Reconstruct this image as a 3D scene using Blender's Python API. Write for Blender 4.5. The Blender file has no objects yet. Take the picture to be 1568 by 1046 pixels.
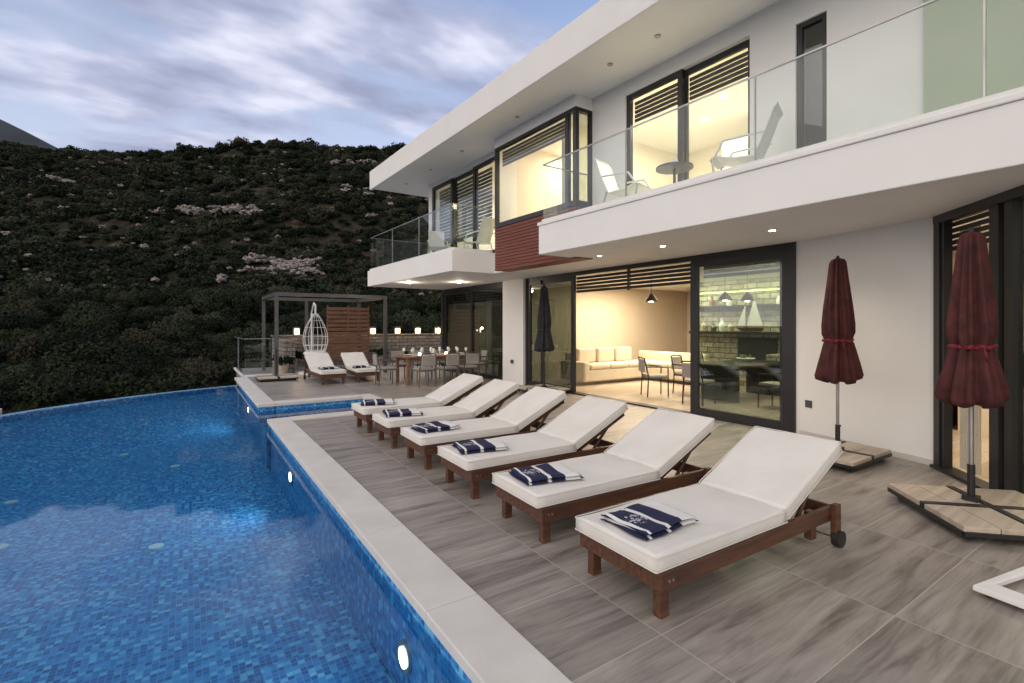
import bpy, math, random
import numpy as np
from mathutils import Vector, Matrix, noise
random.seed(7); np.random.seed(7)
scene=bpy.context.scene
R=math.radians
# ------------------------------------------------------------------ node helpers
def newmat(name):
    m=bpy.data.materials.new(name); m.use_nodes=True
    nt=m.node_tree; b=nt.nodes['Principled BSDF']
    return m,nt,b
def N(nt,t,**kw):
    n=nt.nodes.new(t)
    for k,v in kw.items(): setattr(n,k,v)
    return n
def L(nt,a,b): nt.links.new(a,b)
def ramp(nt,fac,stops):
    r=N(nt,'ShaderNodeValToRGB'); e=r.color_ramp.elements
    while len(e)<len(stops): e.new(0.5)
    for i,(p,c) in enumerate(stops):
        e[i].position=p; e[i].color=(c[0],c[1],c[2],1)
    L(nt,fac,r.inputs[0]); return r
def simple(name,col,rough=0.5,metal=0.0,var=0.12,scale=6,bump=0.0,bscale=60,emit=None,es=1,spec=None):
    m,nt,b=newmat(name)
    g=N(nt,'ShaderNodeNewGeometry')
    n=N(nt,'ShaderNodeTexNoise'); n.inputs['Scale'].default_value=scale; n.inputs['Detail'].default_value=3
    L(nt,g.outputs['Position'],n.inputs['Vector'])
    lo=[c*(1-var) for c in col]; hi=[min(1,c*(1+var)) for c in col]
    r=ramp(nt,n.outputs[0],[(0.3,lo),(0.7,hi)])
    L(nt,r.outputs[0],b.inputs['Base Color'])
    b.inputs['Roughness'].default_value=rough; b.inputs['Metallic'].default_value=metal
    if spec is not None: b.inputs['Specular IOR Level'].default_value=spec
    if bump:
        n2=N(nt,'ShaderNodeTexNoise'); n2.inputs['Scale'].default_value=bscale; n2.inputs['Detail'].default_value=2
        L(nt,g.outputs['Position'],n2.inputs['Vector'])
        bp=N(nt,'ShaderNodeBump'); bp.inputs['Strength'].default_value=bump; bp.inputs['Distance'].default_value=0.01
        L(nt,n2.outputs[0],bp.inputs['Height']); L(nt,bp.outputs[0],b.inputs['Normal'])
    if emit:
        b.inputs['Emission Color'].default_value=(*emit,1); b.inputs['Emission Strength'].default_value=es
    return m
def glassmat(name,tint=(0.9,0.95,0.93),f0=0.05,k=0.9):
    m=bpy.data.materials.new(name); m.use_nodes=True; nt=m.node_tree; nt.nodes.clear()
    o=N(nt,'ShaderNodeOutputMaterial'); t=N(nt,'ShaderNodeBsdfTransparent'); t.inputs[0].default_value=(*tint,1)
    g=N(nt,'ShaderNodeBsdfGlossy'); g.inputs['Roughness'].default_value=0.0; g.inputs[0].default_value=(1,1,1,1)
    ge=N(nt,'ShaderNodeNewGeometry'); dp=N(nt,'ShaderNodeVectorMath',operation='DOT_PRODUCT'); L(nt,ge.outputs['Normal'],dp.inputs[0]); L(nt,ge.outputs['Incoming'],dp.inputs[1])
    ab=N(nt,'ShaderNodeMath',operation='ABSOLUTE'); L(nt,dp.outputs['Value'],ab.inputs[0])
    su=N(nt,'ShaderNodeMath',operation='SUBTRACT',use_clamp=True); su.inputs[0].default_value=1; L(nt,ab.outputs[0],su.inputs[1])
    pw=N(nt,'ShaderNodeMath',operation='POWER'); pw.inputs[1].default_value=4.5; L(nt,su.outputs[0],pw.inputs[0])
    ma=N(nt,'ShaderNodeMath',operation='MULTIPLY_ADD',use_clamp=True); ma.inputs[1].default_value=k; ma.inputs[2].default_value=f0; L(nt,pw.outputs[0],ma.inputs[0])
    mx=N(nt,'ShaderNodeMixShader'); L(nt,ma.outputs[0],mx.inputs[0]); L(nt,t.outputs[0],mx.inputs[1]); L(nt,g.outputs[0],mx.inputs[2])
    L(nt,mx.outputs[0],o.inputs[0]); return m
# ------------------------------------------------------------------ materials
M={}
M['plaster']=simple('white_plaster',(0.80,0.79,0.775),0.75,var=0.025,scale=1.5,bump=0.15,bscale=120)
M['frame']=simple('black_aluminium',(0.022,0.022,0.024),0.35,var=0.1,scale=3)
M['blind']=simple('blind_slats',(0.022,0.021,0.020),0.5,scale=3)
M['steel']=simple('steel',(0.42,0.42,0.42),0.35,0.9,scale=4)
M['greymetal']=simple('grey_metal',(0.11,0.11,0.11),0.45,0.5,scale=4)
M['black']=simple('black_plastic',(0.015,0.015,0.016),0.45)
M['whitepaint']=simple('white_paint',(0.75,0.75,0.74),0.4,var=0.04)
M['fabric']=simple('cream_canvas',(0.69,0.67,0.63),0.9,var=0.03,scale=5,bump=0.3,bscale=16)
M['sofa']=simple('sofa_fabric',(0.58,0.51,0.40),0.9,var=0.06,bump=0.3,bscale=30)
M['burg']=simple('burgundy_canvas',(0.062,0.013,0.013),0.85,var=0.4,scale=9,bump=0.6,bscale=24)
M['tie']=simple('red_tie',(0.18,0.008,0.03),0.7)
M['navycanvas']=simple('dark_canvas',(0.02,0.022,0.03),0.85,var=0.3,scale=9)
M['beige']=simple('beige_wall',(0.62,0.53,0.42),0.85,var=0.03,scale=2)
M['cream']=simple('cream_wall',(0.78,0.71,0.58),0.85,var=0.03,scale=2)
M['ceiling']=simple('white_ceiling',(0.80,0.77,0.70),0.85,var=0.02,scale=2)
M['coping']=simple('limestone_coping',(0.60,0.575,0.54),0.55,var=0.06,scale=3,bump=0.2,bscale=90)
M['greenpanel']=simple('frosted_green_panel',(0.33,0.40,0.29),0.35,var=0.08,scale=0.8)
M['lampwarm']=simple('lamp_warm',(1,0.8,0.5),0.5,emit=(1,0.70,0.38),es=18)
M['lampspot']=simple('lamp_spot',(1,0.9,0.7),0.5,emit=(1,0.84,0.6),es=22)
M['poollamp']=simple('pool_lamp_glow',(1,1,0.9),0.5,emit=(1,0.95,0.72),es=8)
M['poolring']=simple('pool_fitting',(0.45,0.62,0.62),0.4)
M['glass']=glassmat('window_glass',(0.91,0.94,0.92),0.05,0.8)
M['glassdark']=glassmat('tinted_glass',(0.70,0.75,0.72),0.08,0.8)
M['glassrefl']=glassmat('reflective_glass',(0.42,0.46,0.43),0.16,0.8)
M['rail']=glassmat('rail_glass',(0.945,0.975,0.97),0.045,0.5)
M['tableware']=simple('glassware',(0.7,0.7,0.68),0.15)
M['plant']=simple('plant_leaf',(0.04,0.09,0.025),0.6,var=0.4,scale=15)
M['curtain']=simple('curtain',(0.7,0.66,0.56),0.9,var=0.05)
M['skin_leather']=simple('grey_upholstery',(0.30,0.28,0.26),0.7)
M['greenlit']=simple('shelf_glow',(0.6,0.7,0.2),0.6,emit=(0.8,0.8,0.35),es=3.0)

def woodmat(name,c1,c2,axis=0,rough=0.5,sc=1.0):
    m,nt,b=newmat(name)
    tc=N(nt,'ShaderNodeTexCoord'); mp=N(nt,'ShaderNodeMapping')
    s=[30*sc,30*sc,30*sc]; s[axis]=2.0*sc; mp.inputs['Scale'].default_value=s
    n=N(nt,'ShaderNodeTexNoise'); n.inputs['Scale'].default_value=1; n.inputs['Detail'].default_value=4
    L(nt,tc.outputs['Object'],mp.inputs[0]); L(nt,mp.outputs[0],n.inputs['Vector'])
    r=ramp(nt,n.outputs[0],[(0.3,c1),(0.7,c2)]); L(nt,r.outputs[0],b.inputs['Base Color'])
    b.inputs['Roughness'].default_value=rough
    bp=N(nt,'ShaderNodeBump'); bp.inputs['Strength'].default_value=0.2; bp.inputs['Distance'].default_value=0.004
    L(nt,n.outputs[0],bp.inputs['Height']); L(nt,bp.outputs[0],b.inputs['Normal'])
    return m
M['wood']=woodmat('stained_wood',(0.050,0.022,0.013),(0.135,0.056,0.030),0,0.45)
M['redwood']=woodmat('red_cladding',(0.15,0.042,0.027),(0.21,0.065,0.042),1,0.55)
M['screenwood']=woodmat('screen_wood',(0.11,0.048,0.027),(0.21,0.10,0.055),0,0.6)
M['tablewood']=woodmat('table_wood',(0.15,0.075,0.04),(0.27,0.14,0.08),0,0.5)
M['slab']=woodmat('beige_base_tile',(0.38,0.31,0.245),(0.58,0.50,0.41),0,0.5,0.6)

def tilemat(name,stops,mortar,rough):
    m,nt,b=newmat(name)
    g=N(nt,'ShaderNodeNewGeometry')
    br=N(nt,'ShaderNodeTexBrick'); br.offset=0.0; br.offset_frequency=2
    br.inputs['Color1'].default_value=(0,0,0,1); br.inputs['Color2'].default_value=(1,1,1,1)
    br.inputs['Mortar'].default_value=(0.5,0.5,0.5,1)
    br.inputs['Scale'].default_value=1; br.inputs['Mortar Size'].default_value=0.0035
    br.inputs['Mortar Smooth'].default_value=0.1
    br.inputs['Brick Width'].default_value=1.2; br.inputs['Row Height'].default_value=0.6
    mp0=N(nt,'ShaderNodeMapping'); mp0.inputs['Location'].default_value=(0.37,0.13,0)
    L(nt,g.outputs['Position'],mp0.inputs[0]); L(nt,mp0.outputs[0],br.inputs['Vector'])
    w=N(nt,'ShaderNodeMath',operation='MULTIPLY'); w.inputs[1].default_value=23; L(nt,br.outputs['Color'],w.inputs[0])
    mp=N(nt,'ShaderNodeMapping'); mp.inputs['Scale'].default_value=(0.9,8,1)
    L(nt,g.outputs['Position'],mp.inputs[0])
    n=N(nt,'ShaderNodeTexNoise',noise_dimensions='4D'); n.inputs['Scale'].default_value=1; n.inputs['Detail'].default_value=5; n.inputs['Roughness'].default_value=0.6; n.inputs['Distortion'].default_value=1.1
    L(nt,mp.outputs[0],n.inputs['Vector']); L(nt,w.outputs[0],n.inputs['W'])
    r=ramp(nt,n.outputs[0],stops)
    mp2=N(nt,'ShaderNodeMapping'); mp2.inputs['Scale'].default_value=(2.5,50,1); L(nt,g.outputs['Position'],mp2.inputs[0])
    n2=N(nt,'ShaderNodeTexNoise',noise_dimensions='4D'); n2.inputs['Scale'].default_value=1; n2.inputs['Detail'].default_value=2; n2.inputs['Distortion'].default_value=0.6
    L(nt,mp2.outputs[0],n2.inputs['Vector']); L(nt,w.outputs[0],n2.inputs['W'])
    r2=ramp(nt,n2.outputs[0],[(0.30,(0.80,0.79,0.78)),(0.50,(1,1,1)),(0.75,(1.06,1.06,1.06))])
    ml=N(nt,'ShaderNodeMix',data_type='RGBA',blend_type='MULTIPLY'); ml.inputs[0].default_value=1; L(nt,r.outputs[0],ml.inputs[6]); L(nt,r2.outputs[0],ml.inputs[7])
    hs=N(nt,'ShaderNodeHueSaturation'); mr=N(nt,'ShaderNodeMapRange'); mr.inputs[3].default_value=0.92; mr.inputs[4].default_value=1.08
    L(nt,br.outputs['Color'],mr.inputs[0]); L(nt,mr.outputs[0],hs.inputs['Value']); L(nt,ml.outputs[2],hs.inputs['Color'])
    mx=N(nt,'ShaderNodeMix',data_type='RGBA'); L(nt,br.outputs['Fac'],mx.inputs[0]); L(nt,hs.outputs[0],mx.inputs[6]); mx.inputs[7].default_value=(*mortar,1)
    L(nt,mx.outputs[2],b.inputs['Base Color'])
    rr=N(nt,'ShaderNodeMapRange'); rr.inputs[3].default_value=rough-0.08; rr.inputs[4].default_value=rough+0.12; L(nt,n.outputs[0],rr.inputs[0]); L(nt,rr.outputs[0],b.inputs['Roughness'])
    bp=N(nt,'ShaderNodeBump'); bp.inputs['Strength'].default_value=0.4; bp.inputs['Distance'].default_value=0.003; bp.invert=True
    L(nt,br.outputs['Fac'],bp.inputs['Height']); L(nt,bp.outputs[0],b.inputs['Normal'])
    return m
M['deck']=tilemat('wood_look_tile',[(0.28,(0.105,0.090,0.078)),(0.38,(0.185,0.162,0.142)),(0.47,(0.265,0.237,0.210)),(0.60,(0.325,0.292,0.260)),(0.74,(0.385,0.350,0.315))],(0.42,0.385,0.345),0.38)
M['infloor']=tilemat('interior_tile',[(0.30,(0.28,0.22,0.165)),(0.5,(0.42,0.35,0.28)),(0.72,(0.52,0.45,0.37))],(0.33,0.29,0.22),0.3)

def mosaic(name,stops,size=0.042,grout=(0.10,0.30,0.50)):
    m,nt,b=newmat(name)
    g=N(nt,'ShaderNodeNewGeometry')
    nz=N(nt,'ShaderNodeTexNoise'); nz.inputs['Scale'].default_value=2.5; nz.inputs['Detail'].default_value=1
    L(nt,g.outputs['Position'],nz.inputs['Vector'])
    s1=N(nt,'ShaderNodeVectorMath',operation='SUBTRACT'); s1.inputs[1].default_value=(0.5,0.5,0.5); L(nt,nz.outputs['Color'],s1.inputs[0])
    s2=N(nt,'ShaderNodeVectorMath',operation='SCALE'); s2.inputs['Scale'].default_value=0.02; L(nt,s1.outputs[0],s2.inputs[0])  # water refraction painted in: noise makes the tile pattern waver
    s3=N(nt,'ShaderNodeVectorMath',operation='ADD'); L(nt,g.outputs['Position'],s3.inputs[0]); L(nt,s2.outputs[0],s3.inputs[1])
    a=N(nt,'ShaderNodeVectorMath',operation='ADD'); a.inputs[1].default_value=(0.013,0.013,0.02); L(nt,s3.outputs[0],a.inputs[0])
    d=N(nt,'ShaderNodeVectorMath',operation='SCALE'); d.inputs['Scale'].default_value=1/size; L(nt,a.outputs[0],d.inputs[0])
    fl=N(nt,'ShaderNodeVectorMath',operation='FLOOR'); L(nt,d.outputs[0],fl.inputs[0])
    nn=N(nt,'ShaderNodeSeparateXYZ'); L(nt,g.outputs['Normal'],nn.inputs[0])
    ab=N(nt,'ShaderNodeMath',operation='ABSOLUTE'); L(nt,nn.outputs[2],ab.inputs[0])
    wn=N(nt,'ShaderNodeTexWhiteNoise',noise_dimensions='3D'); L(nt,fl.outputs[0],wn.inputs['Vector'])
    r=ramp(nt,wn.outputs['Value'],stops)
    fr=N(nt,'ShaderNodeVectorMath',operation='FRACTION'); L(nt,d.outputs[0],fr.inputs[0])
    sp=N(nt,'ShaderNodeSeparateXYZ'); L(nt,fr.outputs[0],sp.inputs[0])
    gx=N(nt,'ShaderNodeMath',operation='MINIMUM'); L(nt,sp.outputs[0],gx.inputs[0]); L(nt,sp.outputs[1],gx.inputs[1])
    zz=N(nt,'ShaderNodeMath',operation='ADD'); L(nt,sp.outputs[2],zz.inputs[0]); L(nt,ab.outputs[0],zz.inputs[1])
    gm=N(nt,'ShaderNodeMath',operation='MINIMUM'); L(nt,gx.outputs[0],gm.inputs[0]); L(nt,zz.outputs[0],gm.inputs[1])
    lt=N(nt,'ShaderNodeMath',operation='LESS_THAN'); lt.inputs[1].default_value=0.12; L(nt,gm.outputs[0],lt.inputs[0])
    mx=N(nt,'ShaderNodeMix',data_type='RGBA'); L(nt,lt.outputs[0],mx.inputs[0]); L(nt,r.outputs[0],mx.inputs[6]); mx.inputs[7].default_value=(*grout,1)
    L(nt,mx.outputs[2],b.inputs['Base Color']); b.inputs['Roughness'].default_value=0.35
    return m
M['mosaic']=mosaic('blue_glass_mosaic',[(0.0,(0.006,0.085,0.29)),(0.4,(0.014,0.160,0.45)),(0.75,(0.045,0.27,0.60)),(1.0,(0.16,0.48,0.72))])
M['rim']=mosaic('rim_mosaic',[(0.0,(0.03,0.12,0.30)),(0.5,(0.08,0.23,0.44)),(1.0,(0.25,0.45,0.60))],0.042,(0.3,0.4,0.45))

m=bpy.data.materials.new('pool_water'); m.use_nodes=True; nt=m.node_tree; nt.nodes.clear()
o=N(nt,'ShaderNodeOutputMaterial'); t=N(nt,'ShaderNodeBsdfTransparent'); t.inputs[0].default_value=(0.76,0.95,0.98,1)
g=N(nt,'ShaderNodeBsdfGlossy'); g.inputs['Roughness'].default_value=0.045; g.inputs[0].default_value=(1,1,1,1)
fz=N(nt,'ShaderNodeFresnel'); fz.inputs[0].default_value=1.33
ge=N(nt,'ShaderNodeNewGeometry'); n1=N(nt,'ShaderNodeTexNoise'); n1.inputs['Scale'].default_value=1.3; n1.inputs['Detail'].default_value=1
L(nt,ge.outputs['Position'],n1.inputs['Vector'])
bp=N(nt,'ShaderNodeBump'); bp.inputs['Strength'].default_value=0.12; bp.inputs['Distance'].default_value=0.04
L(nt,n1.outputs[0],bp.inputs['Height']); L(nt,bp.outputs[0],g.inputs['Normal'])
fm=N(nt,'ShaderNodeMath',operation='MULTIPLY'); fm.inputs[1].default_value=0.85; L(nt,fz.outputs[0],fm.inputs[0])
mx=N(nt,'ShaderNodeMixShader'); L(nt,fm.outputs[0],mx.inputs[0]); L(nt,t.outputs[0],mx.inputs[1]); L(nt,g.outputs[0],mx.inputs[2]); L(nt,mx.outputs[0],o.inputs[0])
M['water']=m

def stonemat(name,c1,c2,mort,sc=1.0,w=0.35,h=0.14):
    m,nt,b=newmat(name); g=N(nt,'ShaderNodeNewGeometry')
    sp=N(nt,'ShaderNodeSeparateXYZ'); L(nt,g.outputs['Position'],sp.inputs[0])
    ad=N(nt,'ShaderNodeMath',operation='ADD'); L(nt,sp.outputs[0],ad.inputs[0]); L(nt,sp.outputs[1],ad.inputs[1])
    cb=N(nt,'ShaderNodeCombineXYZ'); L(nt,ad.outputs[0],cb.inputs[0]); L(nt,sp.outputs[2],cb.inputs[1])
    br=N(nt,'ShaderNodeTexBrick'); br.inputs['Color1'].default_value=(*c1,1); br.inputs['Color2'].default_value=(*c2,1); br.inputs['Mortar'].default_value=(*mort,1)
    br.inputs['Scale'].default_value=sc; br.inputs['Brick Width'].default_value=w; br.inputs['Row Height'].default_value=h; br.inputs['Mortar Size'].default_value=0.012
    L(nt,cb.outputs[0],br.inputs['Vector'])
    n=N(nt,'ShaderNodeTexNoise'); n.inputs['Scale'].default_value=9; n.inputs['Detail'].default_value=5; L(nt,g.outputs['Position'],n.inputs['Vector'])
    mx=N(nt,'ShaderNodeMix',data_type='RGBA',blend_type='MULTIPLY'); mx.inputs[0].default_value=0.7
    rr=ramp(nt,n.outputs[0],[(0.3,(0.5,0.5,0.5)),(0.7,(1.3,1.3,1.3))]); L(nt,br.outputs[0],mx.inputs[6]); L(nt,rr.outputs[0],mx.inputs[7]); L(nt,mx.outputs[2],b.inputs['Base Color'])
    b.inputs['Roughness'].default_value=0.85
    bp=N(nt,'ShaderNodeBump'); bp.inputs['Distance'].default_value=0.03; bp.invert=True; L(nt,br.outputs['Fac'],bp.inputs['Height']); L(nt,bp.outputs[0],b.inputs['Normal'])
    return m
M['stone']=stonemat('stone_masonry',(0.18,0.165,0.145),(0.27,0.25,0.22),(0.08,0.07,0.06))
M['stonein']=stonemat('interior_stone',(0.46,0.42,0.32),(0.28,0.25,0.19),(0.10,0.08,0.06))

def foliage(name,stops):
    m,nt,b=newmat(name); oi=N(nt,'ShaderNodeObjectInfo')
    r=ramp(nt,oi.outputs['Random'],stops); L(nt,r.outputs[0],b.inputs['Base Color']); b.inputs['Roughness'].default_value=0.8; b.inputs['Specular IOR Level'].default_value=0.1
    return m
M['leaf']=foliage('shrub_leaves',[(0.0,(0.009,0.014,0.008)),(0.3,(0.015,0.022,0.011)),(0.55,(0.024,0.032,0.016)),(0.78,(0.038,0.046,0.026)),(0.92,(0.056,0.064,0.042)),(1.0,(0.040,0.034,0.022))])
M['bark']=simple('bark',(0.05,0.04,0.03),0.9,var=0.3,scale=20)
m,nt,b=newmat('hill_soil'); g=N(nt,'ShaderNodeNewGeometry')
n=N(nt,'ShaderNodeTexNoise'); n.inputs['Scale'].default_value=0.16; n.inputs['Detail'].default_value=8; n.inputs['Roughness'].default_value=0.72; L(nt,g.outputs['Position'],n.inputs['Vector'])
r=ramp(nt,n.outputs[0],[(0.3,(0.009,0.011,0.007)),(0.50,(0.019,0.020,0.012)),(0.60,(0.050,0.039,0.029)),(0.74,(0.15,0.13,0.115))]); L(nt,r.outputs[0],b.inputs['Base Color']); b.inputs['Roughness'].default_value=0.95; b.inputs['Specular IOR Level'].default_value=0.1
M['soil']=m
M['rock']=simple('limestone_rock',(0.23,0.20,0.19),0.95,var=0.5,scale=1.2,bump=1.0,bscale=4)
M['farhill']=simple('distant_hill_scrub',(0.032,0.042,0.050),0.95,var=0.4,scale=0.02)

# towel
m,nt,b=newmat('striped_towel'); tc=N(nt,'ShaderNodeTexCoord'); sp=N(nt,'ShaderNodeSeparateXYZ'); L(nt,tc.outputs['Object'],sp.inputs[0])
mr=N(nt,'ShaderNodeMapRange'); mr.inputs[1].default_value=-0.24; mr.inputs[2].default_value=0.24; L(nt,sp.outputs[0],mr.inputs[0])
navy=(0.010,0.014,0.055); wh=(0.70,0.70,0.70)
r=ramp(nt,mr.outputs[0],[(0.0,navy),(0.05,wh),(0.09,navy),(0.36,navy),(0.385,wh),(0.45,navy),(0.68,navy),(0.70,wh),(0.93,wh),(0.965,navy)]); r.color_ramp.interpolation='CONSTANT'
nn=N(nt,'ShaderNodeTexNoise'); nn.inputs['Scale'].default_value=34; nn.inputs['Detail'].default_value=1; nn.inputs['Distortion'].default_value=1.5; L(nt,tc.outputs['Object'],nn.inputs['Vector'])
ds=N(nt,'ShaderNodeVectorMath',operation='DISTANCE'); ds.inputs[1].default_value=(-0.12,0.0,0.05); L(nt,tc.outputs['Object'],ds.inputs[0])
l1=N(nt,'ShaderNodeMath',operation='LESS_THAN'); l1.inputs[1].default_value=0.07; L(nt,ds.outputs['Value'],l1.inputs[0])
l2=N(nt,'ShaderNodeMath',operation='GREATER_THAN'); l2.inputs[1].default_value=0.53; L(nt,nn.outputs[0],l2.inputs[0])
l3=N(nt,'ShaderNodeMath',operation='MULTIPLY'); L(nt,l1.outputs[0],l3.inputs[0]); L(nt,l2.outputs[0],l3.inputs[1])
mx=N(nt,'ShaderNodeMix',data_type='RGBA'); L(nt,l3.outputs[0],mx.inputs[0]); L(nt,r.outputs[0],mx.inputs[6]); mx.inputs[7].default_value=(0.5,0.5,0.55,1)
L(nt,mx.outputs[2],b.inputs['Base Color']); b.inputs['Roughness'].default_value=0.95
n3=N(nt,'ShaderNodeTexNoise'); n3.inputs['Scale'].default_value=220; L(nt,tc.outputs['Object'],n3.inputs['Vector']); bp=N(nt,'ShaderNodeBump'); bp.inputs['Strength'].default_value=0.6; bp.inputs['Distance'].default_value=0.004; L(nt,n3.outputs[0],bp.inputs['Height']); L(nt,bp.outputs[0],b.inputs['Normal'])
M['towel']=m

# ------------------------------------------------------------------ mesh builder
class MB:
    def __init__(s): s.v=[]; s.f=[]; s.m=[]; s.mats=[]; s.xf=None
    def mi(s,k):
        if k not in s.mats: s.mats.append(k)
        return s.mats.index(k)
    def raw(s,vs,fs,k,xf=None):
        o=len(s.v)
        for p in vs:
            p=Vector(p)
            if xf is not None: p=xf@p
            if s.xf: p=Vector(s.xf(p))
            s.v.append(tuple(p))
        i=s.mi(k)
        for f in fs: s.f.append([a+o for a in f]); s.m.append(i)
    def box(s,x0,x1,y0,y1,z0,z1,k,xf=None):
        vs=[(x0,y0,z0),(x1,y0,z0),(x1,y1,z0),(x0,y1,z0),(x0,y0,z1),(x1,y0,z1),(x1,y1,z1),(x0,y1,z1)]
        s.raw(vs,[(0,3,2,1),(4,5,6,7),(0,1,5,4),(1,2,6,5),(2,3,7,6),(3,0,4,7)],k,xf)
    def prism(s,pts,z0,z1,k):
        n=len(pts); vs=[(p[0],p[1],z0) for p in pts]+[(p[0],p[1],z1) for p in pts]
        fs=[tuple(reversed(range(n))),tuple(range(n,2*n))]+[(i,(i+1)%n,n+(i+1)%n,n+i) for i in range(n)]
        s.raw(vs,fs,k)
    def tube(s,a,b,r,k,n=8,r2=None):
        a=Vector(a);b=Vector(b); d=(b-a)
        q=d.to_track_quat('Z','Y').to_matrix().to_4x4(); q.translation=a; Ln=d.length; r2=r if r2 is None else r2
        vs=[(r*math.cos(2*math.pi*i/n),r*math.sin(2*math.pi*i/n),0) for i in range(n)]+[(r2*math.cos(2*math.pi*i/n),r2*math.sin(2*math.pi*i/n),Ln) for i in range(n)]
        fs=[(i,(i+1)%n,n+(i+1)%n,n+i) for i in range(n)]+[tuple(reversed(range(n))),tuple(range(n,2*n))]
        s.raw(vs,fs,k,q)
    def path(s,pts,r,k,n=6):
        for a,b in zip(pts[:-1],pts[1:]): s.tube(a,b,r,k,n)
    def lathe(s,prof,c,k,n=24,fold=0,nf=8,ph=0):
        vs=[];fs=[]
        for j,(r,z) in enumerate(prof):
            fa=fold if 0<j<len(prof)-1 else fold*0.3
            for i in range(n):
                th=2*math.pi*i/n; f_=math.sin(nf*th+ph+0.5*math.sin(j*0.7))*0.7+0.45*math.sin((nf-4)*th+ph*2+j*0.12)
                rr=r*(1+fa*f_)
                vs.append((c[0]+rr*math.cos(th),c[1]+rr*math.sin(th),c[2]+z+ (0.5*fa*r*math.sin(5*th+ph) if fold else 0)))
        for j in range(len(prof)-1):
            for i in range(n): fs.append((j*n+i,j*n+(i+1)%n,(j+1)*n+(i+1)%n,(j+1)*n+i))
        s.raw(vs,fs,k)
    def build(s,name,parent=None,bevel=0,seg=2,smooth=False,subsurf=0):
        me=bpy.data.meshes.new(name); me.from_pydata(s.v,[],s.f)
        for k in s.mats: me.materials.append(M[k])
        me.polygons.foreach_set('material_index',s.m)
        if smooth: me.polygons.foreach_set('use_smooth',[True]*len(s.f))
        me.update(); ob=bpy.data.objects.new(name,me); scene.collection.objects.link(ob)
        if parent: ob.parent=parent
        if bevel:
            md=ob.modifiers.new('bevel','BEVEL'); md.width=bevel; md.segments=seg; md.limit_method='ANGLE'; md.angle_limit=R(40)
        return ob
def empty(name,loc=(0,0,0),rz=0):
    e=bpy.data.objects.new(name,None); e.location=loc; e.rotation_euler=(0,0,rz); scene.collection.objects.link(e); return e
def dup(e,name,loc,rz=0,sc=None):
    n=empty(name,loc,rz)
    if sc: n.scale=(sc,sc,sc)
    for c in [o for o in bpy.data.objects if o.parent==e]:
        d=c.copy(); scene.collection.objects.link(d); d.parent=n
    return n
def shear(p): return (p[0]+0.035*(6.5-p[1]),p[1],p[2])
def area(name,loc,size,power,col,rot=(0,0,0),parent=None,sy=None):
    l=bpy.data.lights.new(name,'AREA'); l.size=size; l.energy=power; l.color=col
    if sy: l.shape='RECTANGLE'; l.size_y=sy
    o=bpy.data.objects.new(name,l); o.location=loc; o.rotation_euler=rot; scene.collection.objects.link(o)
    if parent: o.parent=parent
    return o
def point(name,loc,power,col,r=0.05,parent=None):
    l=bpy.data.lights.new(name,'POINT'); l.energy=power; l.color=col; l.shadow_soft_size=r
    o=bpy.data.objects.new(name,l); o.location=loc; scene.collection.objects.link(o)
    if parent: o.parent=parent
    return o
def spot(name,loc,power,col,ang=110,rot=(0,0,0),parent=None):
    l=bpy.data.lights.new(name,'SPOT'); l.energy=power; l.color=col; l.spot_size=R(ang); l.spot_blend=0.8; l.shadow_soft_size=0.04
    o=bpy.data.objects.new(name,l); o.location=loc; o.rotation_euler=rot; scene.collection.objects.link(o)
    if parent: o.parent=parent
    return o
WARM=(1,0.83,0.60)
# ------------------------------------------------------------------ camera
cam=bpy.data.cameras.new('camera'); co=bpy.data.objects.new('camera',cam); scene.collection.objects.link(co)
co.location=(0,0,1.6); co.rotation_euler=(R(90),0,R(-33.5)); cam.lens=17.13; cam.sensor_width=36; cam.shift_y=-0.0166
cam.clip_end=5000; cam.clip_start=0.05; scene.camera=co
scene.view_settings.view_transform='Standard'; scene.view_settings.look='None'; scene.view_settings.exposure=0
# ------------------------------------------------------------------ world
w=bpy.data.worlds.new('World'); scene.world=w; w.use_nodes=True; nt=w.node_tree
bg=nt.nodes['Background']; bg.inputs[1].default_value=0.15
az=R(245); el=R(14); sd=Vector((math.sin(az)*math.cos(el),math.cos(az)*math.cos(el),math.sin(el)))
sky=N(nt,'ShaderNodeTexSky',sky_type='NISHITA'); sky.sun_disc=False; sky.sun_elevation=el; sky.sun_rotation=az; sky.air_density=1.0; sky.dust_density=0.4; sky.ozone_density=2.5
tc=N(nt,'ShaderNodeTexCoord'); sp=N(nt,'ShaderNodeSeparateXYZ'); L(nt,tc.outputs['Generated'],sp.inputs[0])
za=N(nt,'ShaderNodeMath',operation='ADD'); za.inputs[1].default_value=0.16; L(nt,sp.outputs[2],za.inputs[0])
zm=N(nt,'ShaderNodeMath',operation='MAXIMUM'); zm.inputs[1].default_value=0.06; L(nt,za.outputs[0],zm.inputs[0])
dx=N(nt,'ShaderNodeMath',operation='DIVIDE'); L(nt,sp.outputs[0],dx.inputs[0]); L(nt,zm.outputs[0],dx.inputs[1])
dy=N(nt,'ShaderNodeMath',operation='DIVIDE'); L(nt,sp.outputs[1],dy.inputs[0]); L(nt,zm.outputs[0],dy.inputs[1])
cb=N(nt,'ShaderNodeCombineXYZ'); L(nt,dx.outputs[0],cb.inputs[0]); L(nt,dy.outputs[0],cb.inputs[1])
mp=N(nt,'ShaderNodeMapping'); mp.inputs['Rotation'].default_value=(0,0,R(65)); mp.inputs['Scale'].default_value=(0.9,1.6,1); mp.inputs['Location'].default_value=(5.3,2.6,0); L(nt,cb.outputs[0],mp.inputs[0])
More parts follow.
